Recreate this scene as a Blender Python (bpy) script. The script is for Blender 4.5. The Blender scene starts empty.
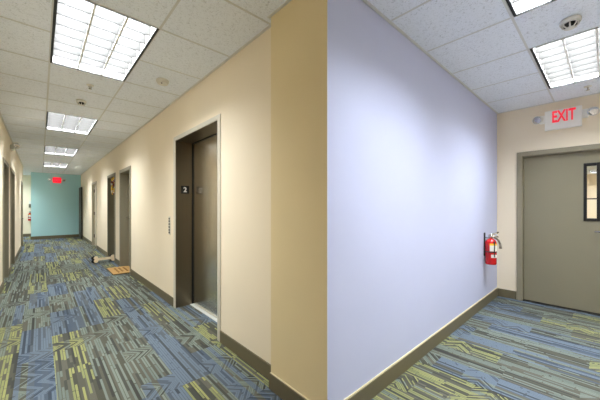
import bpy, bmesh, math, random
from mathutils import Vector, Matrix
random.seed(7)
COL = bpy.context.scene.collection
SC = bpy.context.scene
PI = math.pi

# ------------------------------------------------------------------ dimensions (metres; eye at x=0, y=0)
EYE, H = 1.3426, 2.74
XW, XCOL, YL, XE, YT, XL = 1.3155, 1.249, 1.12, 5.059, 15.77, -0.456
YEND, YB, YHB, YBACK = 14.04, 17.55, -0.79, -6.0
GX0, GXP, GY0, GYP = 0.066, 0.625, 3.65, 0.635      # ceiling grid

# ------------------------------------------------------------------ materials
def lin(c):
    return tuple((v/255/12.92 if v/255 <= .04045 else ((v/255+.055)/1.055)**2.4) for v in c) + (1,)

def newmat(name):
    m = bpy.data.materials.new(name); m.use_nodes = True
    nt = m.node_tree
    b = nt.nodes['Principled BSDF']
    return m, nt, b

def mat(name, rgb, rough=.6, metal=0., var=.06, scale=18., bump=0., bscale=200., emit=None, es=0., spec=.4, coat=0.):
    m, nt, b = newmat(name)
    tc = nt.nodes.new('ShaderNodeTexCoord')
    n = nt.nodes.new('ShaderNodeTexNoise'); n.inputs['Scale'].default_value = scale; n.inputs['Detail'].default_value = 4
    nt.links.new(tc.outputs['Object'], n.inputs['Vector'])
    mp = nt.nodes.new('ShaderNodeMapRange')
    mp.inputs['To Min'].default_value = 1-var; mp.inputs['To Max'].default_value = 1+var
    nt.links.new(n.outputs['Fac'], mp.inputs['Value'])
    mx = nt.nodes.new('ShaderNodeMix'); mx.data_type = 'RGBA'; mx.blend_type = 'MULTIPLY'
    mx.inputs[0].default_value = 1
    mx.inputs[6].default_value = lin(rgb)
    nt.links.new(mp.outputs[0], mx.inputs[7])
    nt.links.new(mx.outputs[2], b.inputs['Base Color'])
    b.inputs['Roughness'].default_value = rough; b.inputs['Metallic'].default_value = metal
    b.inputs['Specular IOR Level'].default_value = spec
    b.inputs['Coat Weight'].default_value = coat
    if emit:
        b.inputs['Emission Color'].default_value = lin(emit); b.inputs['Emission Strength'].default_value = es
    if bump:
        n2 = nt.nodes.new('ShaderNodeTexNoise'); n2.inputs['Scale'].default_value = bscale; n2.inputs['Detail'].default_value = 3
        nt.links.new(tc.outputs['Object'], n2.inputs['Vector'])
        bp = nt.nodes.new('ShaderNodeBump'); bp.inputs['Strength'].default_value = bump; bp.inputs['Distance'].default_value = .002
        nt.links.new(n2.outputs['Fac'], bp.inputs['Height']); nt.links.new(bp.outputs[0], b.inputs['Normal'])
    return m

CREAM = mat('cream_paint', (240, 226, 202), .62, var=.02, scale=3, bump=.05)
TAN = mat('tan_paint', (232, 213, 170), .62, var=.02, scale=3, bump=.05)
LAV = mat('lavender_paint', (194, 198, 227), .6, var=.02, scale=3, bump=.05)
TEAL = mat('teal_paint', (178, 222, 228), .6, var=.02, scale=3)
BASE = mat('taupe_vinyl_base', (106, 98, 76), .5, var=.05)
CAULK = mat('cream_caulk', (228, 214, 180), .6)
GRIDM = mat('ceiling_grid_metal', (212, 214, 216), .5, var=.02)
OLIVE = mat('olive_door_paint', (134, 127, 106), .45, var=.03, scale=4)
FRAMEP = mat('olive_frame_paint', (140, 132, 112), .45, var=.03, scale=4)
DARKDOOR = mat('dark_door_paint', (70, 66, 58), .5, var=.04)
BLACK = mat('black_plastic', (22, 21, 20), .45, var=.1)
CHAR = mat('charcoal_trim', (40, 40, 42), .5, var=.1)
WHITE = mat('white_plastic', (225, 223, 216), .45, var=.03)
REFL = mat('white_louver_enamel', (238, 238, 236), .35, var=.02)
CHROME = mat('satin_chrome', (205, 203, 198), .22, 1., var=.04)
BRASSD = mat('dark_hinge_metal', (60, 52, 40), .4, 1., var=.1)
ALU = mat('aluminium_sill', (226, 226, 222), .45, .3, var=.12, scale=120)
TRIMST = mat('brushed_trim_steel', (214, 208, 194), .35, .25, var=.04)
RED = mat('red_enamel', (200, 18, 22), .25, var=.05, coat=.5)
REDLET = mat('red_lit_letters', (226, 40, 62), .4, var=.03, emit=(255, 40, 60), es=.45)
REDFACE = mat('red_lit_panel', (225, 16, 40), .4, var=.03, emit=(255, 10, 40), es=.75)
REDPALE = mat('bright_red_letters', (255, 60, 80), .4, var=.03, emit=(255, 50, 75), es=.85)
SIGNW = mat('sign_white', (244, 241, 234), .5, var=.02)
CLEAR = mat('lamp_reflector', (228, 228, 232), .18, .85, var=.35, scale=60)
PAPER = mat('label_white', (236, 232, 224), .5, var=.03)
YELLOW = mat('label_yellow', (240, 196, 40), .5, var=.04)
HOSE = mat('hose_rubber', (128, 118, 104), .5, var=.1)
COIR = mat('coir_fibre', (174, 134, 78), .95, var=.28, scale=160, bump=.6, bscale=500)
COIRD = mat('coir_dark_print', (122, 84, 40), .95, var=.25, scale=160)
RUBBER = mat('dark_rubber', (48, 40, 34), .8, var=.1)
PLUSH = mat('cream_plush', (252, 230, 194), .95, var=.08, scale=70, bump=.4, bscale=300)
PLUSHK = mat('black_plush', (26, 24, 26), .95, var=.2, scale=70)
PETY = mat('yellow_petals', (240, 196, 80), .8, var=.2, scale=40)
PETW = mat('white_petals', (236, 228, 208), .8, var=.12, scale=40)
PETR = mat('maroon_petals', (140, 30, 46), .8, var=.25, scale=40)
TWIG = mat('brown_twigs', (92, 66, 40), .9, var=.3, scale=60)
LOUV = mat('grey_louver_aluminium', (56, 53, 50), .45, var=.03)
LENS = mat('lit_acrylic_lens', (245, 245, 245), .4, var=.01, emit=(255, 253, 248), es=2.)
GREYD = mat('grey_plate', (120, 114, 102), .4, .6, var=.05)

def steel(name, rgb, rough):
    m, nt, b = newmat(name)
    tc = nt.nodes.new('ShaderNodeTexCoord')
    mp = nt.nodes.new('ShaderNodeMapping'); mp.inputs['Scale'].default_value = (260, 260, 1.2)
    n = nt.nodes.new('ShaderNodeTexNoise'); n.inputs['Scale'].default_value = 1.; n.inputs['Detail'].default_value = 2
    nt.links.new(tc.outputs['Object'], mp.inputs[0]); nt.links.new(mp.outputs[0], n.inputs['Vector'])
    r = nt.nodes.new('ShaderNodeMapRange'); r.inputs['To Min'].default_value = .9; r.inputs['To Max'].default_value = 1.08
    nt.links.new(n.outputs['Fac'], r.inputs['Value'])
    mx = nt.nodes.new('ShaderNodeMix'); mx.data_type = 'RGBA'; mx.blend_type = 'MULTIPLY'; mx.inputs[0].default_value = 1
    mx.inputs[6].default_value = lin(rgb); nt.links.new(r.outputs[0], mx.inputs[7])
    nt.links.new(mx.outputs[2], b.inputs['Base Color'])
    b.inputs['Metallic'].default_value = 1; b.inputs['Roughness'].default_value = rough
    return m
STEELD = steel('brushed_bronze_steel', (128, 118, 101), .36)
STEEL = steel('brushed_door_steel', (236, 229, 213), .25)

def ceiling_mat():
    m, nt, b = newmat('acoustic_ceiling_tile')
    L = nt.links.new
    g = nt.nodes.new('ShaderNodeNewGeometry')
    n = nt.nodes.new('ShaderNodeTexNoise'); n.inputs['Scale'].default_value = 55; n.inputs['Detail'].default_value = 5; n.inputs['Roughness'].default_value = .7
    n.inputs['Distortion'].default_value = 1.2
    L(g.outputs['Position'], n.inputs['Vector'])
    cr = nt.nodes.new('ShaderNodeValToRGB')
    cr.color_ramp.elements[0].position = .34; cr.color_ramp.elements[0].color = lin((200, 206, 216))
    cr.color_ramp.elements[1].position = .47; cr.color_ramp.elements[1].color = lin((238, 244, 255))
    L(n.outputs['Fac'], cr.inputs[0]); L(cr.outputs[0], b.inputs['Base Color'])
    b.inputs['Roughness'].default_value = .95
    bp = nt.nodes.new('ShaderNodeBump'); bp.inputs['Strength'].default_value = .35; bp.inputs['Distance'].default_value = .003
    L(n.outputs['Fac'], bp.inputs['Height']); L(bp.outputs[0], b.inputs['Normal'])
    return m
CEILM = ceiling_mat()

def carpet_mat():
    m, nt, b = newmat('plank_carpet')
    N, L = nt.nodes.new, nt.links.new
    def val(x):
        return x
    def setin(sock, v):
        if isinstance(v, (int, float)): sock.default_value = v
        else: L(v, sock)
    def M(op, a, c=None, d=None):
        n = N('ShaderNodeMath'); n.operation = op
        setin(n.inputs[0], a)
        if c is not None: setin(n.inputs[1], c)
        if d is not None: setin(n.inputs[2], d)
        return n.outputs[0]
    def rnd(a, c, seed):
        cb = N('ShaderNodeCombineXYZ'); setin(cb.inputs[0], a); setin(cb.inputs[1], c); cb.inputs[2].default_value = seed
        w = N('ShaderNodeTexWhiteNoise'); w.noise_dimensions = '3D'; L(cb.outputs[0], w.inputs['Vector'])
        return w.outputs['Value']
    def mix(f, a, c):
        n = N('ShaderNodeMix'); n.data_type = 'RGBA'; setin(n.inputs[0], f)
        for s, v in ((n.inputs[6], a), (n.inputs[7], c)):
            if isinstance(v, tuple): s.default_value = v
            else: L(v, s)
        return n.outputs[2]
    g = N('ShaderNodeNewGeometry'); sp = N('ShaderNodeSeparateXYZ'); L(g.outputs['Position'], sp.inputs[0])
    X = M('ADD', sp.outputs[0], 40.05); Y = M('ADD', sp.outputs[1], 40.0)
    PW, PL = .232, .87
    ci = M('FLOOR', M('DIVIDE', X, PW))
    yo = M('ADD', Y, M('MULTIPLY', rnd(ci, 0, 1.5), PL))
    ri = M('FLOOR', M('DIVIDE', yo, PL))
    kind = rnd(ci, ri, 3.5)                       # which colourway the plank has
    lx = M('SUBTRACT', M('DIVIDE', X, PW), ci)    # 0..1 in plank
    ly = M('SUBTRACT', M('DIVIDE', yo, PL), ri)
    # chevron zones inside some planks
    zone = M('FLOOR', M('MULTIPLY', ly, 4.))
    zr = rnd(M('ADD', M('MULTIPLY', ci, 7.), zone), ri, 9.1)
    chev = M('GREATER_THAN', zr, .8)
    saw = M('ABSOLUTE', M('SUBTRACT', M('FRACT', M('MULTIPLY', ly, 4.)), .5))
    xs = M('ADD', X, M('MULTIPLY', chev, M('MULTIPLY', saw, .20)))
    # stripes
    SW = .0185
    si = M('FLOOR', M('DIVIDE', xs, SW))
    sr = rnd(si, ri, 5.5)
    dl = M('ADD', .08, M('MULTIPLY', rnd(si, ri, 6.5), .42))
    di = M('FLOOR', M('DIVIDE', M('ADD', Y, M('MULTIPLY', sr, 3.)), dl))
    dr = rnd(si, di, 7.7)
    fx = M('FRACT', M('DIVIDE', xs, SW))
    gap = M('MULTIPLY', M('GREATER_THAN', fx, .12), M('LESS_THAN', fx, .9))
    fy = M('FRACT', M('DIVIDE', M('ADD', Y, M('MULTIPLY', sr, 3.)), dl))
    gap = M('MULTIPLY', gap, M('GREATER_THAN', fy, .035))
    hi = M('MULTIPLY', M('GREATER_THAN', M('ADD', M('MULTIPLY', dr, .45), M('MULTIPLY', sr, .55)), .50), gap)
    lo = M('LESS_THAN', M('ADD', M('MULTIPLY', dr, .3), M('MULTIPLY', sr, .7)), .26)
    # broad bands of warm and cool grey
    bi = M('FLOOR', M('DIVIDE', X, .041)); br = rnd(bi, ri, 12.2)
    blue = M('LESS_THAN', kind, .33); green = M('GREATER_THAN', kind, .63)
    base = mix(br, CB[0], CB[1])
    bsel = M('MULTIPLY', blue, M('GREATER_THAN', rnd(bi, ri, 21.3), .22))
    gsel = M('MULTIPLY', green, M('GREATER_THAN', rnd(bi, ri, 23.3), .2))
    base = mix(bsel, base, mix(br, CB[2], CB[3]))
    hic = mix(rnd(si, di, 15.2), CB[4], CB[5])
    hic = mix(gsel, hic, mix(rnd(si, di, 16.2), CB[6], CB[7]))
    hic = mix(bsel, hic, CB[8])
    c = mix(hi, base, hic)
    c = mix(M('MULTIPLY', lo, .5), c, CB[9])
    # yarn mottling
    n = N('ShaderNodeTexNoise'); n.inputs['Scale'].default_value = 260; n.inputs['Detail'].default_value = 2
    L(g.outputs['Position'], n.inputs['Vector'])
    mr = N('ShaderNodeMapRange'); mr.inputs['To Min'].default_value = .62; mr.inputs['To Max'].default_value = 1.38
    L(n.outputs['Fac'], mr.inputs['Value'])
    mu = N('ShaderNodeMix'); mu.data_type = 'RGBA'; mu.blend_type = 'MULTIPLY'; mu.inputs[0].default_value = 1
    L(c, mu.inputs[6]); L(mr.outputs[0], mu.inputs[7]); L(mu.outputs[2], b.inputs['Base Color'])
    bp = N('ShaderNodeBump'); bp.inputs['Strength'].default_value = .3; bp.inputs['Distance'].default_value = .003
    L(n.outputs['Fac'], bp.inputs['Height']); L(bp.outputs[0], b.inputs['Normal'])
    b.inputs['Roughness'].default_value = .95; b.inputs['Specular IOR Level'].default_value = .15
    return m
CB = [lin(c) for c in ((70, 69, 60), (94, 93, 82), (72, 83, 98), (86, 92, 96), (120, 128, 118), (102, 110, 104),
                       (146, 146, 94), (124, 128, 88), (100, 111, 124), (42, 45, 48))]
CARPET = carpet_mat()

# ------------------------------------------------------------------ mesh helpers
class MB:
    def __init__(s): s.bm = bmesh.new()
    def box(s, x0, x1, y0, y1, z0, z1, mi=0):
        vs = [s.bm.verts.new((x, y, z)) for x in (x0, x1) for y in (y0, y1) for z in (z0, z1)]
        fs = [(0, 1, 3, 2), (4, 6, 7, 5), (0, 4, 5, 1), (2, 3, 7, 6), (0, 2, 6, 4), (1, 5, 7, 3)]
        out = [s.bm.faces.new([vs[i] for i in f]) for f in fs]
        for f in out: f.material_index = mi
        return out
    def prism(s, pts, axis, a, b):
        # closed 2D outline extruded along axis ('x','y','z') from a to b
        def P(u, v, w): return {'x': (w, u, v), 'y': (u, w, v), 'z': (u, v, w)}[axis]
        lo = [s.bm.verts.new(P(u, v, a)) for u, v in pts]; hi = [s.bm.verts.new(P(u, v, b)) for u, v in pts]
        s.bm.faces.new(lo); s.bm.faces.new(hi[::-1])
        n = len(pts)
        for i in range(n): s.bm.faces.new((lo[i], lo[(i+1) % n], hi[(i+1) % n], hi[i]))
    def lathe(s, prof, seg=24, M=None):
        # prof: (radius, height) along local z
        rings = []
        for r, z in prof:
            rings.append([s.bm.verts.new((max(r, 1e-5)*math.cos(2*PI*k/seg), max(r, 1e-5)*math.sin(2*PI*k/seg), z)) for k in range(seg)])
        nf = []
        for A, B in zip(rings, rings[1:]):
            for k in range(seg):
                f = s.bm.faces.new((A[k], A[(k+1) % seg], B[(k+1) % seg], B[k])); f.smooth = True
        s.bm.faces.new(rings[0][::-1]); s.bm.faces.new(rings[-1])
        if M is not None:
            bmesh.ops.transform(s.bm, matrix=M, verts=[v for R in rings for v in R])
    def tube(s, path, r, seg=10):
        path = [Vector(p) for p in path]
        rings = []
        for i, p in enumerate(path):
            t = (path[min(i+1, len(path)-1)]-path[max(i-1, 0)]).normalized()
            up = Vector((0, 0, 1)) if abs(t.z) < .9 else Vector((1, 0, 0))
            u = t.cross(up).normalized(); v = t.cross(u)
            rr = r[i] if isinstance(r, (list, tuple)) else r
            rings.append([s.bm.verts.new(p+u*rr*math.cos(2*PI*k/seg)+v*rr*math.sin(2*PI*k/seg)) for k in range(seg)])
        for A, B in zip(rings, rings[1:]):
            for k in range(seg):
                f = s.bm.faces.new((A[k], A[(k+1) % seg], B[(k+1) % seg], B[k])); f.smooth = True
        s.bm.faces.new(rings[0][::-1]); s.bm.faces.new(rings[-1])
    def build(s, name, mats, parent=None, bevel=0., loc=(0, 0, 0), seg=2):
        bmesh.ops.recalc_face_normals(s.bm, faces=s.bm.faces[:])
        me = bpy.data.meshes.new(name); s.bm.to_mesh(me); s.bm.free()
        for m in (mats if isinstance(mats, (list, tuple)) else [mats]): me.materials.append(m)
        o = bpy.data.objects.new(name, me); COL.objects.link(o); o.location = loc
        if parent is not None: o.parent = parent
        if bevel:
            bv = o.modifiers.new('bevel', 'BEVEL'); bv.width = bevel; bv.segments = seg; bv.limit_method = 'ANGLE'; bv.angle_limit = .7
        return o

def BX(name, m, parent, *boxes, bevel=0.):
    mb = MB()
    for b in boxes: mb.box(*b)
    return mb.build(name, m, parent, bevel)

def tag(o, label, cat, group=None, kind=None):
    o['label'] = label; o['category'] = cat
    if group: o['group'] = group
    if kind: o['kind'] = kind
    return o
def thing(name, loc, label, cat, group=None, rz=0, kind=None):
    o = bpy.data.objects.new(name, None); COL.objects.link(o); o.location = loc; o.rotation_euler = (0, 0, rz)
    o.empty_display_size = .05
    return tag(o, label, cat, group, kind)
def struct(o, label=None, cat=None):
    o['kind'] = 'structure'
    if label: o['label'] = label; o['category'] = cat
    return o
def copy_tree(o, parent=None):
    c = o.copy(); COL.objects.link(c); c.parent = parent
    for ch in list(o.children): copy_tree(ch, c)
    return c
def text(name, s, m, parent, origin, right, w, h, depth=.003):
    # letters filling a w x h rectangle, origin = lower left, reading along 'right', upright
    cu = bpy.data.curves.new(name, 'FONT'); cu.body = s; cu.extrude = .01; cu.offset = .028
    t = bpy.data.objects.new(name, cu); COL.objects.link(t)
    dg = bpy.context.evaluated_depsgraph_get(); dg.update()
    me = bpy.data.meshes.new_from_object(t.evaluated_get(dg))
    bpy.data.objects.remove(t); bpy.data.curves.remove(cu)
    xs = [v.co.x for v in me.vertices]; ys = [v.co.y for v in me.vertices]
    x0, x1, y0, y1 = min(xs), max(xs), min(ys), max(ys)
    R = Vector(right); U = Vector((0, 0, 1)); Nn = R.cross(U)
    for v in me.vertices:
        c = v.co.copy()
        v.co = Vector(origin)+R*((c.x-x0)/(x1-x0)*w)+U*((c.y-y0)/(y1-y0)*h)+Nn*(c.z/.01*depth)
    me.name = name; me.materials.clear(); me.materials.append(m)
    o = bpy.data.objects.new(name, me); COL.objects.link(o)
    if parent is not None: o.parent = parent
    return o

# ------------------------------------------------------------------ room shell
struct(BX('floor', CARPET, None, (-3.4, 17.8, YBACK-.2, YB+.2, -.1, 0)), 'blue and green plank patterned carpet floor of both corridors', 'floor')

# openings in the two corridor walls: (y0, y1, top)
ELEV = (2.65, 3.86, 2.212)
RD = [(6.40, 7.35, 2.10), (7.97, 8.925, 2.10), (10.98, 11.98, 2.10)]
LD = [(6.74, 7.70, 2.10), (8.36, 9.42, 2.10), (12.55, 13.55, 2.10)]
def wall_x(name, x0, x1, ya, yb, openings, m, label):
    mb = MB(); y = ya
    for a, b, t in sorted(openings):
        if a > y: mb.box(x0, x1, y, a, 0, H+.02)
        mb.box(x0, x1, a, b, t, H+.02); y = b
    mb.box(x0, x1, y, yb, 0, H+.02)
    return struct(mb.build(name, m), label, 'wall')
wall_x('wall_right', XW, XW+.26, 1.674, YT+.2, [ELEV]+RD, CREAM, 'long cream right wall of the corridor with elevator and doors')
wall_x('wall_left', XL-.26, XL, YBACK, YEND, LD, CREAM, 'cream left wall of the corridor')
# block at the corridor junction: cream towards the corridor, lavender towards the side hall
mb = MB(); fs = mb.box(XCOL, XE+.02, YL, 1.674, 0, H+.02)
bm_l = fs
mb.bm.normal_update()
for f in fs:
    c = f.calc_center_median()
    if abs(c.y-YL) < 1e-4: f.material_index = 1
struct(mb.build('wall_junction', [TAN, LAV]), 'corner wall, cream on its corridor face and lavender along the side hall', 'wall')
struct(BX('wall_end', TEAL, None, (-.281, 1.6, YT, YT+.2, 0, H+.02), (-.281, -.10, YT+.2, YB, 0, H+.02)), 'teal accent wall at the far end of the corridor', 'wall')
struct(BX('wall_far', CREAM, None, (-3.3, -.281, YB, YB+.15, 0, H+.02)), 'cream wall in the passage left of the teal wall', 'wall')
struct(BX('wall_passage', CREAM, None, (-3.4, -3.25, YEND-.3, YB+.1, 0, H+.02), (-3.3, XL-.26, YEND-.26, YEND, 0, H+.02)))
struct(BX('wall_back', CREAM, None, (XL-.2, XW+.2, YBACK-.15, YBACK, 0, H+.02)))
struct(BX('wall_hall', CREAM, None, (XW, XE+.2, YHB-.2, YHB, 0, H+.02), (XW, XW+.2, YBACK, YHB-.2, 0, H+.02)))
# exit wall with the door opening
DY0, DY1, DTOP = -.075, .828, 2.065
struct(BX('wall_exit', CREAM, None, (XE, XE+.16, DY1, YL+.1, 0, H+.02), (XE, XE+.16, YHB-.1, DY0, 0, H+.02), (XE, XE+.16, DY0, DY1, DTOP, H+.02)),
       'cream wall at the end of the side hall around the exit door', 'wall')
# room beyond the exit door, seen through its window
XB = 17.5
struct(BX('wall_beyond', CREAM, None, (XB, XB+.15, YHB-.1, YL+.1, 0, H+.02), (XE+.02, XB, YL, YL+.15, 0, H+.02), (XE+.16, XB, YHB-.15, YHB, 0, H+.02)),
       'cream wall of the hall behind the exit door seen through its window', 'wall')

# ceiling tiles, skipping the cells the light fixtures fill
CELLS = {}
def lightcells(i, j, along):      # cell index of the fixture's low corner; along 'y' or 'x' = long direction
    return [(i, j), (i, j+1)] if along == 'y' else [(i, j), (i+1, j)]
FIX = [  # (i, j, along)
    (0, -2, 'y'), (0, 3, 'y'), (0, 8, 'y'), (0, 13, 'y'),        # corridor run
    (0, -13, 'y'),                                                # unseen fill light added behind the viewpoint
    (2, -6, 'x'), (5, -6, 'x'),                                   # side hall
    (-3, 17, 'x'), (-3, 20, 'x'), (10, -6, 'x'), (17, -6, 'x'), (25, -6, 'x')]                                 # passage by the teal wall plus an added fill, room beyond the exit, last one added to brighten its end wall
filled = {c for f in FIX for c in lightcells(*f)}
mb = MB(); gb = MB()
i0, i1 = math.floor((-3.4-GX0)/GXP), math.ceil((17.6-GX0)/GXP)
j0, j1 = math.floor((YBACK-.1-GY0)/GYP), math.ceil((YB+.15-GY0)/GYP)
def inroom(x0, x1, y0, y1):
    R = [(XL, XW, YBACK, YT), (XCOL-.1, XE, YHB, YL), (-3.25, XL+.5, YEND, YB), (XE+.16, XB, YHB, YL)]
    for a, b, c, d in R:
        u0, u1, v0, v1 = max(x0, a-.02), min(x1, b+.02), max(y0, c-.02), min(y1, d+.02)
        if u1-u0 > .001 and v1-v0 > .001: yield (u0, u1, v0, v1)
done = set()
for i in range(i0, i1):
    for j in range(j0, j1):
        x0, y0 = GX0+i*GXP, GY0+j*GYP
        if (i, j) in filled: continue
        for (u0, u1, v0, v1) in inroom(x0, x0+GXP, y0, y0+GYP):
            if (i, j) not in done: mb.box(x0, x0+GXP, y0, y0+GYP, H, H+.018)
            done.add((i, j))
struct(mb.build('ceiling', CEILM), 'suspended ceiling of square textured grey tiles', 'ceiling')
# visible T bars
def bars(a, b, c, d, z=H-.002):
    g = .008
    for i in range(i0, i1+1):
        x = GX0+i*GXP
        if not a+.03 < x < b-.03: continue
        for j in range(j0, j1+1):
            v0, v1 = max(c, GY0+j*GYP), min(d, GY0+(j+1)*GYP)
            if v1 > v0 and not ((i, j) in filled and (i-1, j) in filled): gb.box(x-g, x+g, v0, v1, z, H+.001)
    for j in range(j0, j1+1):
        y = GY0+j*GYP
        if not c+.03 < y < d-.03: continue
        for i in range(i0, i1+1):
            u0, u1 = max(a, GX0+i*GXP), min(b, GX0+(i+1)*GXP)
            if u1 > u0 and not ((i, j) in filled and (i, j-1) in filled): gb.box(u0, u1, y-g, y+g, z-.0006, H+.001)
bars(XL, XW, YBACK, YT); bars(XW, XE, YHB, YL-.025)
struct(gb.build('trim_1', GRIDM), 'painted metal grid bars between the ceiling tiles', 'trim')
# wall angle along the ceiling
mb = MB(); w = .02
mb.box(XW-w, XW, 1.674, YT, H-.006, H+.001); mb.box(XCOL-w, XCOL, YL-w, 1.674+w, H-.006, H+.001)
mb.box(XCOL-w, XE, YL-w, YL, H-.006, H+.001); mb.box(XE-w, XE, YHB, YL-w, H-.006, H+.001)
mb.box(XL, XL+w, YBACK, YEND, H-.006, H+.001); mb.box(-.281, XW-w, YT-w, YT, H-.006, H+.001)
struct(mb.build('trim_2', GRIDM), 'thin painted angle strip where walls meet the ceiling', 'trim')
struct(BX('ceiling_slab', GRIDM, None, (-3.4, 17.8, YBACK-.2, YB+.2, H+.3, H+.4)))

# baseboards
bt, bh = .012, .118
def base_x(name, xw, sgn, ya, yb, gaps):
    mb = MB(); y = ya
    def seg(a, b):
        x0, x1 = sorted((xw, xw+sgn*bt)); mb.box(x0, x1, a, b, 0, bh)
    for a, b in sorted(gaps):
        if a > y: seg(y, a)
        y = b
    seg(y, yb)
    return struct(mb.build(name, BASE, bevel=.003))
base_x('baseboard_right', XW, -1, 1.674+bt, YT, [(2.59, 3.925)]+[(a-.055, b+.055) for a, b, _ in RD])
base_x('baseboard_left', XL, 1, YBACK, YEND, [(a-.055, b+.055) for a, b, _ in LD])
mb = MB(); mb.box(XCOL-bt, XCOL, YL-bt, 1.674+bt, 0, bh); mb.box(XCOL, XW, 1.674, 1.674+bt, 0, bh); mb.box(XCOL, XE-bt, YL-bt, YL, 0, bh)
struct(mb.build('baseboard_junction', BASE, bevel=.003), 'taupe baseboard around the cream and lavender corner wall', 'baseboard')
mb = MB(); mb.box(XCOL+.02, XE-bt, YL-.006, YL, bh-.001, bh+.011)
mb.box(XCOL-.006, XCOL, YL+.02, 1.674, bh-.001, bh+.006)
struct(mb.build('trim_3', CAULK), 'thin cream line along the top of the lavender wall baseboard', 'trim')
struct(BX('baseboard_end', BASE, None, (-.281-bt, XW-bt, YT-bt, YT, 0, .125), (-.281-bt, -.281, YT, YB-bt, 0, .125), bevel=.003))
struct(BX('baseboard_far', BASE, None, (-3.2, -.281-bt, YB-bt, YB, 0, .125), bevel=.003))
struct(BX('baseboard_exit', BASE, None, (XE-bt, XE, .885, YL-bt, 0, bh), (XE-bt, XE, YHB, -.13, 0, bh), bevel=.003))

# ------------------------------------------------------------------ corridor doors
def lever(parent, x, y, z, sgn, ydir):
    mb = MB()
    R = Matrix.Translation((x, y, z)) @ Matrix.Rotation(PI/2, 4, 'Y')
    mb.lathe([(.028, -.006), (.028, .006), (.012, .008), (.012, .04)] if sgn > 0 else [(.012, -.04), (.012, -.008), (.028, -.006), (.028, .006)], 16, R)
    xx = x+sgn*.045
    mb.tube([(xx-sgn*.01, y, z), (xx, y, z), (xx, y+ydir*.03, z), (xx, y+ydir*.115, z-.002)], [.010, .011, .011, .008], 8)
    return mb.build('lever_handle', CHROME, parent)
def door_x(n, xw, sgn, op, label, leafm, framem, depth, hinge_far, levz=1.03):
    # doorway in a wall whose visible face is x = xw; sgn = direction into the wall
    a, b, t = op
    r = struct(bpy.data.objects.new('door_%d' % n, None), label, 'door'); COL.objects.link(r); r.location = (xw, (a+b)/2, 0)
    def rel(x0, x1, y0, y1, z0, z1):
        x0, x1 = sorted((x0, x1)); cy = (a+b)/2
        return (x0-xw, x1-xw, y0-cy, y1-cy, z0, z1)
    e, f = .05, .012
    fr = BX('door_frame', framem, r,
            rel(xw-sgn*f, xw, a-e, a+.018, 0, t+e), rel(xw-sgn*f, xw, b-.018, b+e, 0, t+e), rel(xw-sgn*f, xw, a+.018, b-.018, t-.018, t+e),
            rel(xw, xw+sgn*(depth+.06), a, a+.018, 0, t), rel(xw, xw+sgn*(depth+.06), b-.018, b, 0, t), rel(xw, xw+sgn*(depth+.06), a+.018, b-.018, t-.018, t),
            rel(xw+sgn*(depth-.03), xw+sgn*depth, b-.034, b-.018, 0, t-.018), bevel=.002)
    lf = BX('door_leaf', leafm, r, rel(xw+sgn*depth, xw+sgn*(depth+.044), a+.02, b-.02, .008, t-.02), bevel=.002)
    yl = (b-.09) if not hinge_far else (a+.09)
    lever(lf, xw+sgn*depth-xw-sgn*.006, yl-(a+b)/2, levz, -sgn, -1 if not hinge_far else 1)
    if hinge_far:
        for z in (.28, 1.05, 1.82):
            mb = MB(); mb.lathe([(.012, 0), (.012, .11)], 10, Matrix.Translation((sgn*(depth-.014), b-.04-(a+b)/2, z)))
            mb.build('hinge', BRASSD, lf)
    return r
door_x(1, XW, 1, RD[0], 'recessed olive door behind the doormat, nearest door on the right wall', OLIVE, FRAMEP, .15, False, 1.10)
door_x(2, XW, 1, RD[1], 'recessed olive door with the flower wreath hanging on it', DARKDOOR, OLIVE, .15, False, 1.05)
PALE = mat('pale_grey_door_paint', (192, 184, 164), .45, var=.03, scale=4)
door_x(3, XW, 1, RD[2], 'pale grey door with dark hinges, beyond the wreath door', PALE, PALE, .06, True)
door_x(4, XL, -1, LD[0], 'nearest recessed door on the left corridor wall', OLIVE, FRAMEP, .15, True)
door_x(5, XL, -1, LD[1], 'middle recessed door on the left corridor wall', OLIVE, FRAMEP, .15, True)
door_x(6, XL, -1, LD[2], 'farthest door on the left wall beside the passage opening', FRAMEP, FRAMEP, .03, False, .93)
# dark leaf standing open flat against the right wall next to the teal wall
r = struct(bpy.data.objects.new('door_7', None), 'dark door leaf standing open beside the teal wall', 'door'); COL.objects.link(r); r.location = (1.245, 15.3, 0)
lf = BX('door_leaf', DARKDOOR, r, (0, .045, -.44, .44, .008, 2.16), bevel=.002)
for z in (.3, 1.1, 1.9):
    BX('hinge', BRASSD, lf, (.045, XW-1.245, .40, .43, z, z+.11))

# ------------------------------------------------------------------ elevator
a, b, t = ELEV
r = struct(bpy.data.objects.new('door_8', None), 'recessed steel elevator doorway with pale trim in the right wall', 'elevator'); COL.objects.link(r); r.location = (XW, (a+b)/2, 0)
cy = (a+b)/2
E = lambda x0, x1, y0, y1, z0, z1: (x0-XW, x1-XW, y0-cy, y1-cy, z0, z1)
BX('trim_face', TRIMST, r, E(XW-.008, XW+.002, a-.062, a, 0, t+.05), E(XW-.008, XW+.002, b, b+.062, 0, t+.05), E(XW-.008, XW+.002, a, b, t, t+.05), bevel=.002)
BX('door_jamb', STEELD, r, E(XW+.002, XW+.25, b-.004, b+.02, 0, t+.004), E(XW+.002, XW+.25, a-.02, a+.004, 0, t+.004), E(XW+.002, XW+.25, a, b, t-.004, t+.02), bevel=0)
BX('door_panel', STEEL, r, E(1.545, 1.57, a+.004, 2.99, .012, t-.012), bevel=.003)
BX('door_panel', STEEL, r, E(1.545, 1.565, 2.994, b-.006, .012, t-.012), bevel=.003)
BX('door_gap', BLACK, r, E(1.53, 1.543, b-.013, b-.005, .01, t-.006), E(1.53, 1.543, a+.005, b-.014, t-.014, t-.006))  # solid black strips standing in for the shade in the panel gaps
mb = MB()
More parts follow.
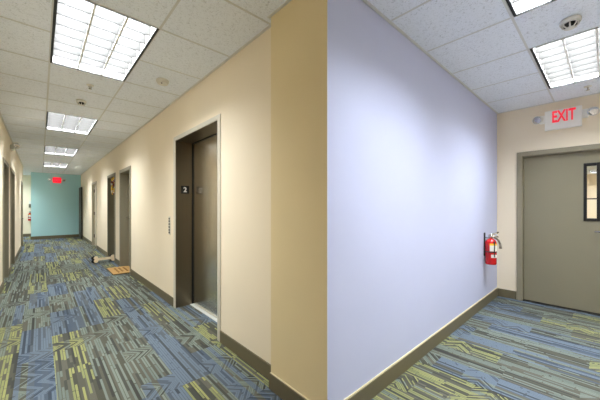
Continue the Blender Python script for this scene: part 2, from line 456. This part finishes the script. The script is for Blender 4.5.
mb.box(*E(1.505, 1.60, a+.004, b-.004, 0, .006))
for k in range(4): mb.box(*E(1.508+k*.009, 1.512+k*.009, a+.004, b-.004, .006, .009))
mb.build('door_sill', ALU, r)

s = thing('floor_number_sign', (1.438, b-.004, 1.569), 'small black plate with a white 2 on the elevator jamb', 'sign')
BX('sign_plate', BLACK, s, (-.055, .055, -.006, 0, -.053, .053), bevel=.003)
text('numeral', '2', PAPER, s, (-.024, -.0065, -.033), (1, 0, 0), .044, .068, .001)
c = thing('elevator_call_panel', (XW, 4.085, 1.08), 'slim dark call button panel on the wall left of the elevator', 'call panel')
BX('face_plate', TRIMST, c, (-.006, 0, -.038, .038, -.125, .125), bevel=.002)
for k, z in enumerate((-.095, -.06, -.02, .02, .06, .095)):
    mb = MB(); mb.lathe([(.014, 0), (.014, .006), (.010, .009)], 14, Matrix.Translation((-.006, 0, z)) @ Matrix.Rotation(-PI/2, 4, 'Y'))
    mb.build('button', CHAR, c)

# ------------------------------------------------------------------ exit door
r = struct(bpy.data.objects.new('door_9', None), 'wide olive exit door with a narrow black framed window', 'door'); COL.objects.link(r); r.location = (XE, (DY0+DY1)/2, 0)
cy = (DY0+DY1)/2
E = lambda x0, x1, y0, y1, z0, z1: (x0-XE, x1-XE, y0-cy, y1-cy, z0, z1)
e, dx = .05, .02
BX('door_frame', FRAMEP, r, E(XE-dx, XE, DY1-.012, DY1+e, 0, DTOP+e), E(XE-dx, XE, DY0-e, DY0+.012, 0, DTOP+e), E(XE-dx, XE, DY0+.012, DY1-.012, DTOP-.012, DTOP+e),
   E(XE, XE+.16, DY1-.018, DY1, 0, DTOP), E(XE, XE+.16, DY0, DY0+.018, 0, DTOP), E(XE, XE+.16, DY0+.018, DY1-.018, DTOP-.018, DTOP), bevel=.003)
WY0, WY1, WZ0, WZ1, LX = .078, .180, 1.185, 1.865, XE+.045
lf = BX('door_leaf', OLIVE, r, E(LX, LX+.044, WY1, DY1-.021, .012, DTOP-.024), E(LX, LX+.044, DY0+.021, WY0, .012, DTOP-.024),
        E(LX, LX+.044, WY0, WY1, .012, WZ0), E(LX, LX+.044, WY0, WY1, WZ1, DTOP-.024))
k = .034
BX('window_frame', BLACK, lf, E(LX-.012, LX+.05, WY1-.008, WY1+k-.012, WZ0-k+.008, WZ1+k-.008), E(LX-.012, LX+.05, WY0-k+.012, WY0+.008, WZ0-k+.008, WZ1+k-.008),
   E(LX-.012, LX+.05, WY0+.008, WY1-.008, WZ0-k+.008, WZ0+.008), E(LX-.012, LX+.05, WY0+.008, WY1-.008, WZ1-.008, WZ1+k-.008), bevel=.003)
gm, nt, bs = newmat('wired_window_glass')
n = nt.nodes.new('ShaderNodeTexNoise'); n.inputs['Scale'].default_value = 6
rr = nt.nodes.new('ShaderNodeMapRange'); rr.inputs['To Min'].default_value = .0; rr.inputs['To Max'].default_value = .03
nt.links.new(n.outputs['Fac'], rr.inputs['Value']); nt.links.new(rr.outputs[0], bs.inputs['Roughness'])
bs.inputs['Transmission Weight'].default_value = 1; bs.inputs['IOR'].default_value = 1.45; bs.inputs['Base Color'].default_value = (.96, .97, .96, 1)
BX('window_pane', gm, lf, E(LX+.018, LX+.024, WY0+.001, WY1-.001, WZ0+.001, WZ1-.001))
BX('glazing_bar', BLACK, lf, E(LX+.008, LX+.017, WY0+.008, WY1-.008, 1.432, 1.447))
mb = MB()
mb.lathe([(.030, 0), (.030, .010), (.013, .012), (.013, .045)], 18, Matrix.Translation((LX-XE, -.005-cy, 1.03)) @ Matrix.Rotation(-PI/2, 4, 'Y'))
xx = LX-XE-.05
mb.tube([(xx+.008, -.005-cy, 1.03), (xx, -.005-cy, 1.03), (xx, .03-cy, 1.03), (xx, .105-cy, 1.03)], [.011, .012, .012, .009], 10)
mb.build('lever_handle', CHROME, lf)
struct(BX('trim_4', BLACK, None, (XE, XE+.16, DY0+.018, DY1-.018, 0, .006)))

# ------------------------------------------------------------------ ceiling lights
def make_light(label):
    # local: short side x, long side y, origin at the low corner on the ceiling plane
    r = thing('ceiling_light', (0, 0, 0), label, 'ceiling light', 'recessed ceiling lights')
    W, Ln = GXP, 2*GYP
    BX('light_frame', CHAR, r, (.002, .02, .002, Ln-.002, -.005, .004), (W-.02, W-.002, .002, Ln-.002, -.005, .004),
       (.02, W-.02, .002, .010, -.005, .004), (.02, W-.02, Ln-.010, Ln-.002, -.005, .004))
    BX('light_housing', REFL, r, (.008, .02, .002, Ln-.002, .004, .12), (W-.02, W-.008, .002, Ln-.002, .004, .12),
       (.02, W-.02, .002, .012, .004, .12), (.02, W-.02, Ln-.012, Ln-.002, .004, .12), (.008, W-.008, .002, Ln-.002, .12, .13))
    BX('light_lens', LENS, r, (.021, W-.021, .013, Ln-.013, .108, .112))
    mb = MB(); eb = MB(); NX, NY = 3, 8
    for k in range(1, NX):
        x = .02+(W-.04)*k/NX
        mb.prism([(x-.003, .012), (x+.003, .012), (x+.002, .100), (x-.002, .100)], 'y', .013, Ln-.013)
        eb.box(x-.007, x+.007, .013, Ln-.013, .003, .012)
    for k in range(1, NY):
        y = .012+(Ln-.024)*k/NY
        mb.prism([(y-.002, .011), (y+.002, .011), (y+.0015, .097), (y-.0015, .097)], 'x', .021, W-.021)
        mb.box(.021, W-.021, y-.0035, y+.0035, .0035, .011)
    lv = mb.build('light_louver', LOUV, r); eb.build('louver_edge', REFL, lv)
    return r
lab = ['large louvered light nearest in the corridor ceiling, before the elevator', 'second louvered light along the corridor ceiling, past the smoke detector',
       'third louvered light along the corridor ceiling', 'farthest louvered light, just before the teal wall', 'louvered light at the back of the corridor',
       'louvered side hall light at the top edge, partly cut off, nearer the viewer', 'louvered side hall light just before the exit sign',
       'louvered light in the passage by the teal wall', 'louvered light at the back of the passage behind the teal wall', 'louvered light in the hall just behind the exit door', 'second louvered light in the hall behind the exit door',
       'last louvered light in the hall behind the exit door']
proto = None
LAMPW = 84.
for q, (i, j, al) in enumerate(FIX):
    if proto is None: o = proto = make_light(lab[q])
    else: o = copy_tree(proto); o['label'] = lab[q]
    x, y = GX0+i*GXP, GY0+j*GYP
    if al == 'y': o.location = (x, y, H); ctr = (x+GXP/2, y+GYP)
    else: o.location = (x+2*GXP, y, H); o.rotation_euler = (0, 0, PI/2); ctr = (x+GXP, y+GXP/2)
    if al == 'x': o.scale = (1, GXP/GYP, 1)
    if q: continue
    ld = bpy.data.lights.new('fluorescent_lamp', 'AREA'); ld.shape = 'RECTANGLE'; ld.size = .55; ld.size_y = 1.2
    ld.energy = LAMPW; ld.color = (.87, .945, 1); ld.spread = math.radians(170)
    lo = bpy.data.objects.new('fluorescent_lamp', ld); COL.objects.link(lo)
    lo.parent = o; lo.location = (GXP/2, GYP, .104)

# ------------------------------------------------------------------ ceiling devices
def smoke_detector(name, x, y, label, cat, r0, cage):
    s = thing(name, (x, y, H-.002), label, cat, 'ceiling smoke detectors')
    mb = MB(); mb.lathe([(r0*.92, 0), (r0, -.006), (r0, -.022), (r0*.9, -.030)], 32); mb.build('detector_base', WHITE, s)
    if cage:
        mb = MB(); mb.lathe([(r0*.62, -.030), (r0*.6, -.052), (r0*.42, -.058)], 28); mb.build('sensor_core', CHAR, s)
        for k in range(8):
            an = 2*PI*k/8; c, sn = math.cos(an), math.sin(an)
            mb = MB(); mb.tube([(r0*.86*c, r0*.86*sn, -.029), (r0*.72*c, r0*.72*sn, -.05), (r0*.40*c, r0*.40*sn, -.062)], .0045, 6)
            mb.build('cage_rib', WHITE, s)
        mb = MB(); mb.lathe([(r0*.44, -.059), (r0*.42, -.066), (r0*.2, -.068)], 24); mb.build('detector_cap', WHITE, s)
    else:
        mb = MB(); mb.lathe([(r0*.9, -.030), (r0*.82, -.044), (r0*.5, -.050)], 32); mb.build('detector_cap', WHITE, s)
        mb = MB(); mb.lathe([(.008, -.0475), (.008, -.052)], 10, Matrix.Translation((-.02, -.035, 0))); mb.build('indicator', CHAR, s)
smoke_detector('smoke_detector', .992, 3.32, 'round white smoke detector beside the nearest corridor light', 'smoke detector', .065, False)
smoke_detector('smoke_detector', 2.915, .185, 'white caged detector between the two side hall lights', 'smoke detector', .062, True)
smoke_detector('smoke_detector', .395, 4.68, 'small caged detector between first and second corridor lights', 'smoke detector', .055, True)
def sprinkler(x, y, label):
    s = thing('fire_sprinkler', (x, y, H-.002), label, 'sprinkler', 'ceiling sprinklers')
    mb = MB(); mb.lathe([(.036, 0), (.034, -.006), (.02, -.010)], 20); mb.build('escutcheon', WHITE, s)
    mb = MB(); mb.lathe([(.008, -.009), (.008, -.030)], 10); mb.tube([(.012, 0, -.012), (.016, 0, -.025), (.004, 0, -.042)], .003, 6)
    mb.tube([(-.012, 0, -.012), (-.016, 0, -.025), (-.004, 0, -.042)], .003, 6); mb.build('sprinkler_frame', CHROME, s)
    mb = MB(); mb.lathe([(.016, -.041), (.016, -.044)], 16); mb.build('deflector', CHROME, s)
sprinkler(.42, 4.02, 'tiny sprinkler head in the tile past the nearest corridor light')
sprinkler(4.68, .15, 'tiny sprinkler head in the tile above the exit sign')

# ------------------------------------------------------------------ exit signs
def head(name, parent, c, d, m=CLEAR):
    # emergency lamp head at c, facing d (unit), with a small arm
    c = Vector(c); d = Vector(d)
    rot = d.to_track_quat('Z', 'Y').to_matrix().to_4x4()
    mb = MB(); mb.lathe([(.024, -.045), (.055, -.03), (.066, 0), (.066, .012)], 20, Matrix.Translation(c) @ rot @ Matrix.Scale(.82, 4, (0, 1, 0)))
    o = mb.build('lamp_head', WHITE, parent)
    mb = MB(); mb.lathe([(.060, .011), (.055, .018), (.024, .024)], 20, Matrix.Translation(c) @ rot @ Matrix.Scale(.82, 4, (0, 1, 0)))
    mb.build('lamp_lens', m, o)
s = thing('exit_sign', (XE, .39, 2.49), 'white exit sign with red EXIT letters and two lamp heads above the olive door', 'exit sign', 'exit signs')
BX('sign_housing', SIGNW, s, (-.058, -.001, -.178, .178, -.128, .128), bevel=.006)
BX('side_arm', SIGNW, s, (-.05, -.002, .178, .235, -.025, .085), bevel=.01)
BX('side_arm', SIGNW, s, (-.05, -.002, -.235, -.178, -.035, .075), bevel=.01)
text('sign_letters', 'EXIT', REDLET, s, (-.0585, .102, -.038), (0, -1, 0), .225, .152, .0012)
head('lamp_head', s, (-.05, .252, .034), Vector((-.75, .55, -.25)).normalized())
head('lamp_head', s, (-.05, -.272, .026), Vector((-.85, -.40, -.25)).normalized())
s = thing('exit_sign', (.515, YT, 2.455), 'glowing red exit sign on the teal wall far down the corridor', 'exit sign', 'exit signs')
BX('sign_housing', REDFACE, s, (-.135, .135, -.058, -.001, -.115, .115), bevel=.02)
BX('side_arm', SIGNW, s, (.135, .19, -.045, -.002, -.03, .05), bevel=.01)
BX('side_arm', SIGNW, s, (-.19, -.135, -.045, -.002, -.03, .05), bevel=.01)
text('sign_letters', 'EXIT', REDPALE, s, (-.10, -.0585, -.07), (1, 0, 0), .20, .14, .0012)
head('lamp_head', s, (.225, -.05, .01), Vector((.3, -.9, -.2)).normalized())
head('lamp_head', s, (-.225, -.05, .01), Vector((-.3, -.9, -.2)).normalized())
# emergency light high on the left wall
s = thing('emergency_light', (XL, 8.35, 2.56), 'small white twin-head emergency light high on the left wall', 'emergency light')
BX('light_body', WHITE, s, (0, .06, -.12, .12, -.05, .05), bevel=.012)
head('lamp_head', s, (.085, -.09, .05), Vector((.6, -.7, -.2)).normalized())
head('lamp_head', s, (.085, .09, .05), Vector((.6, .7, -.2)).normalized())

# ------------------------------------------------------------------ fire extinguishers
def extinguisher(loc, rz, label):
    # local: wall plane y = 0, room towards -y, floor z = 0
    s = thing('fire_extinguisher', loc, label, 'fire extinguisher', 'wall hung fire extinguishers', rz)
    c = -.078; R = .064
    T = Matrix.Translation((0, c, 0))
    mb = MB(); mb.lathe([(.045, .575), (.058, .578), (R, .592), (R, .850), (.061, .876), (.050, .897), (.032, .911), (.020, .916)], 36, T)
    mb.build('tank', RED, s)
    mb = MB(); mb.lathe([(.021, .914), (.021, .930), (.027, .934), (.027, .958), (.016, .966)], 20, T); v = mb.build('valve', CHROME, s)
    mb = MB(); mb.lathe([(.016, 0), (.016, .010)], 16, Matrix.Translation((.0, c-.026, .946)) @ Matrix.Rotation(PI/2, 4, 'X')); mb.build('gauge', PAPER, v)
    mb = MB(); mb.tube([(-.03, c+.01, .965), (.02, c-.02, .975), (.05, c-.045, .985), (.08, c-.065, 1.0)], [.013, .013, .012, .009], 8); mb.build('squeeze_lever', CHROME, s)
    mb = MB(); mb.tube([(-.01, c, .945), (.02, c-.03, .946), (.05, c-.05, .945), (.075, c-.062, .938)], [.012, .012, .012, .009], 8); mb.build('carry_handle', CHROME, s)
    mb = MB(); mb.tube([(.0, c-.02, .94), (.02, c-.055, .925), (.035, c-.078, .895), (.042, c-.090, .86), (.042, c-.094, .84)], .012, 10); h = mb.build('hose', HOSE, s)
    mb = MB(); mb.tube([(.042, c-.094, .845), (.042, c-.096, .82), (.042, c-.098, .79)], [.013, .014, .017], 12); mb.build('nozzle', HOSE, h)
    def arc(name, m, z0, z1, a0, a1, r, parent):
        mb = MB(); n = 16; g = []
        for q in range(n+1):
            an = a0+(a1-a0)*q/n
            g.append([mb.bm.verts.new((rr*math.cos(an), c+rr*math.sin(an), z)) for rr in (r-.001, r) for z in (z0, z1)])
        for A, B in zip(g, g[1:]):
            mb.bm.faces.new((A[2], B[2], B[3], A[3])); mb.bm.faces.new((A[0], A[1], B[1], B[0]))
            mb.bm.faces.new((A[1], A[3], B[3], B[1])); mb.bm.faces.new((A[0], B[0], B[2], A[2]))
        mb.bm.faces.new((g[0][0], g[0][2], g[0][3], g[0][1])); mb.bm.faces.new((g[-1][0], g[-1][1], g[-1][3], g[-1][2]))
        return mb.build(name, m, parent)
    a0, a1 = math.radians(-178), math.radians(-50)
    lb = arc('label', PAPER, .755, .838, a0, a1, R+.0012, s)
    arc('label_band', YELLOW, .832, .856, a0, a1, R+.0016, lb)
    arc('tag_panel', PAPER, .672, .712, math.radians(-165), math.radians(-70), R+.0012, s)
    st = arc('strap', BLACK, .738, .752, 0, 2*PI, R+.003, s)
    mb = MB(); mb.tube([(-.048, c-.05, .89), (-.046, c-.053, .83), (-.048, c-.05, .76), (-.046, c-.052, .68)], .006, 6); mb.build('strap_tail', BLACK, s)
    mb = MB(); mb.box(-.018, .018, -.012, -.0005, .68, .99); mb.box(-.006, .006, c+.018, -.010, .918, .928)
    mb.box(-.03, .03, c+R+.003-.004, -.010, .737, .753); mb.build('wall_bracket', CHAR, s)
    return s
extinguisher((4.40, YL, 0), 0, 'red fire extinguisher hung on the lavender wall near the exit door')
extinguisher((-.345, YB, .13), 0, 'red fire extinguisher half hidden behind the teal wall edge')
# small wall device above it
s = thing('fire_alarm_pull', (-.325, YB, 1.42), 'small dark and white wall device above the far extinguisher', 'alarm')
BX('alarm_body', WHITE, s, (-.05, .04, -.035, -.0005, .03, .16), bevel=.006)
BX('alarm_strobe', GREYD, s, (-.06, .04, -.05, -.0005, -.13, .03), bevel=.006)

# ------------------------------------------------------------------ wreath on the second door
wc = Vector((1.385, 8.43, 1.87))
s = thing('door_wreath', wc, 'yellow, white and maroon flower wreath hanging on the dark recessed door', 'wreath')
mb = MB()
ring = [(0.0, .17*math.cos(2*PI*k/28), .18*math.sin(2*PI*k/28)) for k in range(29)]
mb.tube(ring, .028, 8); mb.build('twig_ring', TWIG, s)
for k in range(22):
    an = 2*PI*k/22+random.uniform(-.08, .08); rr = .17+random.uniform(-.03, .035)
    m = (PETY, PETW, PETR, PETY, PETR, PETW, PETY)[k % 7]
    c0 = Vector((-.028+random.uniform(-.008, .004), rr*math.cos(an), rr*1.06*math.sin(an)))
    mb = MB(); pr = random.uniform(.028, .042)
    for p in range(6):
        pa = 2*PI*p/6+k
        d = Vector((-.35, math.cos(pa), math.sin(pa))).normalized()
        mb.tube([c0, c0+d*pr*.45, c0+d*pr*.9, c0+d*pr*1.15], [.005, pr*.42, pr*.40, .004], 7)
    mb.lathe([(.004, -.016), (.011, -.006), (.011, .004), (.004, .010)], 8, Matrix.Translation(c0) @ Matrix.Rotation(PI/2, 4, 'Y'))
    mb.build('flower', m, s)
mb = MB(); mb.tube([(.064, 0, .215), (.05, 0, .20), (.02, 0, .185)], .004, 6); mb.box(.06, .079, -.012, .012, .19, .215); mb.build('door_hook', BRASSD, s)

# ------------------------------------------------------------------ doormat and bone mat
s = thing('doormat', (1.245, 6.885, 0), 'tan coir doormat with dark printed lines before the nearest right wall door', 'doormat')
BX('mat_backing', RUBBER, s, (-.205, .205, -.37, .37, 0, .008), bevel=.002)
BX('mat_pile', COIR, s, (-.198, .198, -.362, .362, .008, .022), bevel=.004)
mb = MB()
random.seed(3)
for row, x in enumerate((-.085, -.005, .075)):
    y = .22
    while y > -.22:      # loose looped strokes, the mat's faded print
        pts = []
        L_ = random.uniform(.05, .11)
        for q in range(7):
            pts.append((x+.02*math.sin(q*1.9+row), y-L_*q/6, .0225))
        mb.tube(pts, .0045, 5); y -= L_+.025
mb.build('mat_print', COIRD, s)

def bone_outline(L_, w, rl, n=7):
    P = []
    def arc(cx, cy, a0, a1):
        for q in range(n+1):
            an = math.radians(a0+(a1-a0)*q/n); P.append((cx+rl*math.cos(an), cy+rl*math.sin(an)))
    h = L_/2-rl
    arc(h, -rl*.82, -186, 55); arc(h, rl*.82, -55, 186)
    arc(-h, rl*.82, -6, 235); arc(-h, -rl*.82, 125, 366)
    return P
s = thing('bone_shaped_cushion', (1.125, 8.2, 0), 'cream bone shaped cushion with black edges standing on the carpet by the wreath door', 'cushion', None, math.radians(4))
s.rotation_euler = (math.radians(-6), 0, math.radians(4))
ZB = .086
mb = MB(); mb.prism([(x-.012, z+ZB) for x, z in bone_outline(.455, .06, .047)], 'y', -.02, .06); mb.build('cushion_back', PLUSHK, s, .012, seg=3)
mb = MB(); mb.prism([(x+.012, z+ZB+.002) for x, z in bone_outline(.43, .06, .043)], 'y', -.045, -.018); mb.build('cushion_front', PLUSH, s, .010, seg=3)
# ------------------------------------------------------------------ camera, world, colour management
f, uL, cyp = 282.25, -259.56, 206.5
cam = bpy.data.cameras.new('camera'); co = bpy.data.objects.new('camera', cam); COL.objects.link(co)
cam.sensor_fit = 'HORIZONTAL'; cam.sensor_width = 36; cam.lens = 36*f/600
cam.shift_y = (cyp-200)/600; cam.clip_start = .02
co.location = (0, 0, EYE)
yaw = math.atan2(-uL, f)          # corridor axis lies this far left of the view axis
co.rotation_euler = (PI/2, 0, -yaw)
SC.camera = co
wd = bpy.data.worlds.new('world'); SC.world = wd; wd.use_nodes = True
wd.node_tree.nodes['Background'].inputs[0].default_value = (0, 0, 0, 1)
SC.view_settings.view_transform = 'Standard'; SC.view_settings.look = 'None'
SC.view_settings.exposure = .32; SC.view_settings.gamma = 1.; SC.view_settings.use_curve_mapping = False
SC.cycles.max_bounces = 12; SC.cycles.diffuse_bounces = 8; SC.cycles.use_denoising = True
SC.cycles.sample_clamp_indirect = 8
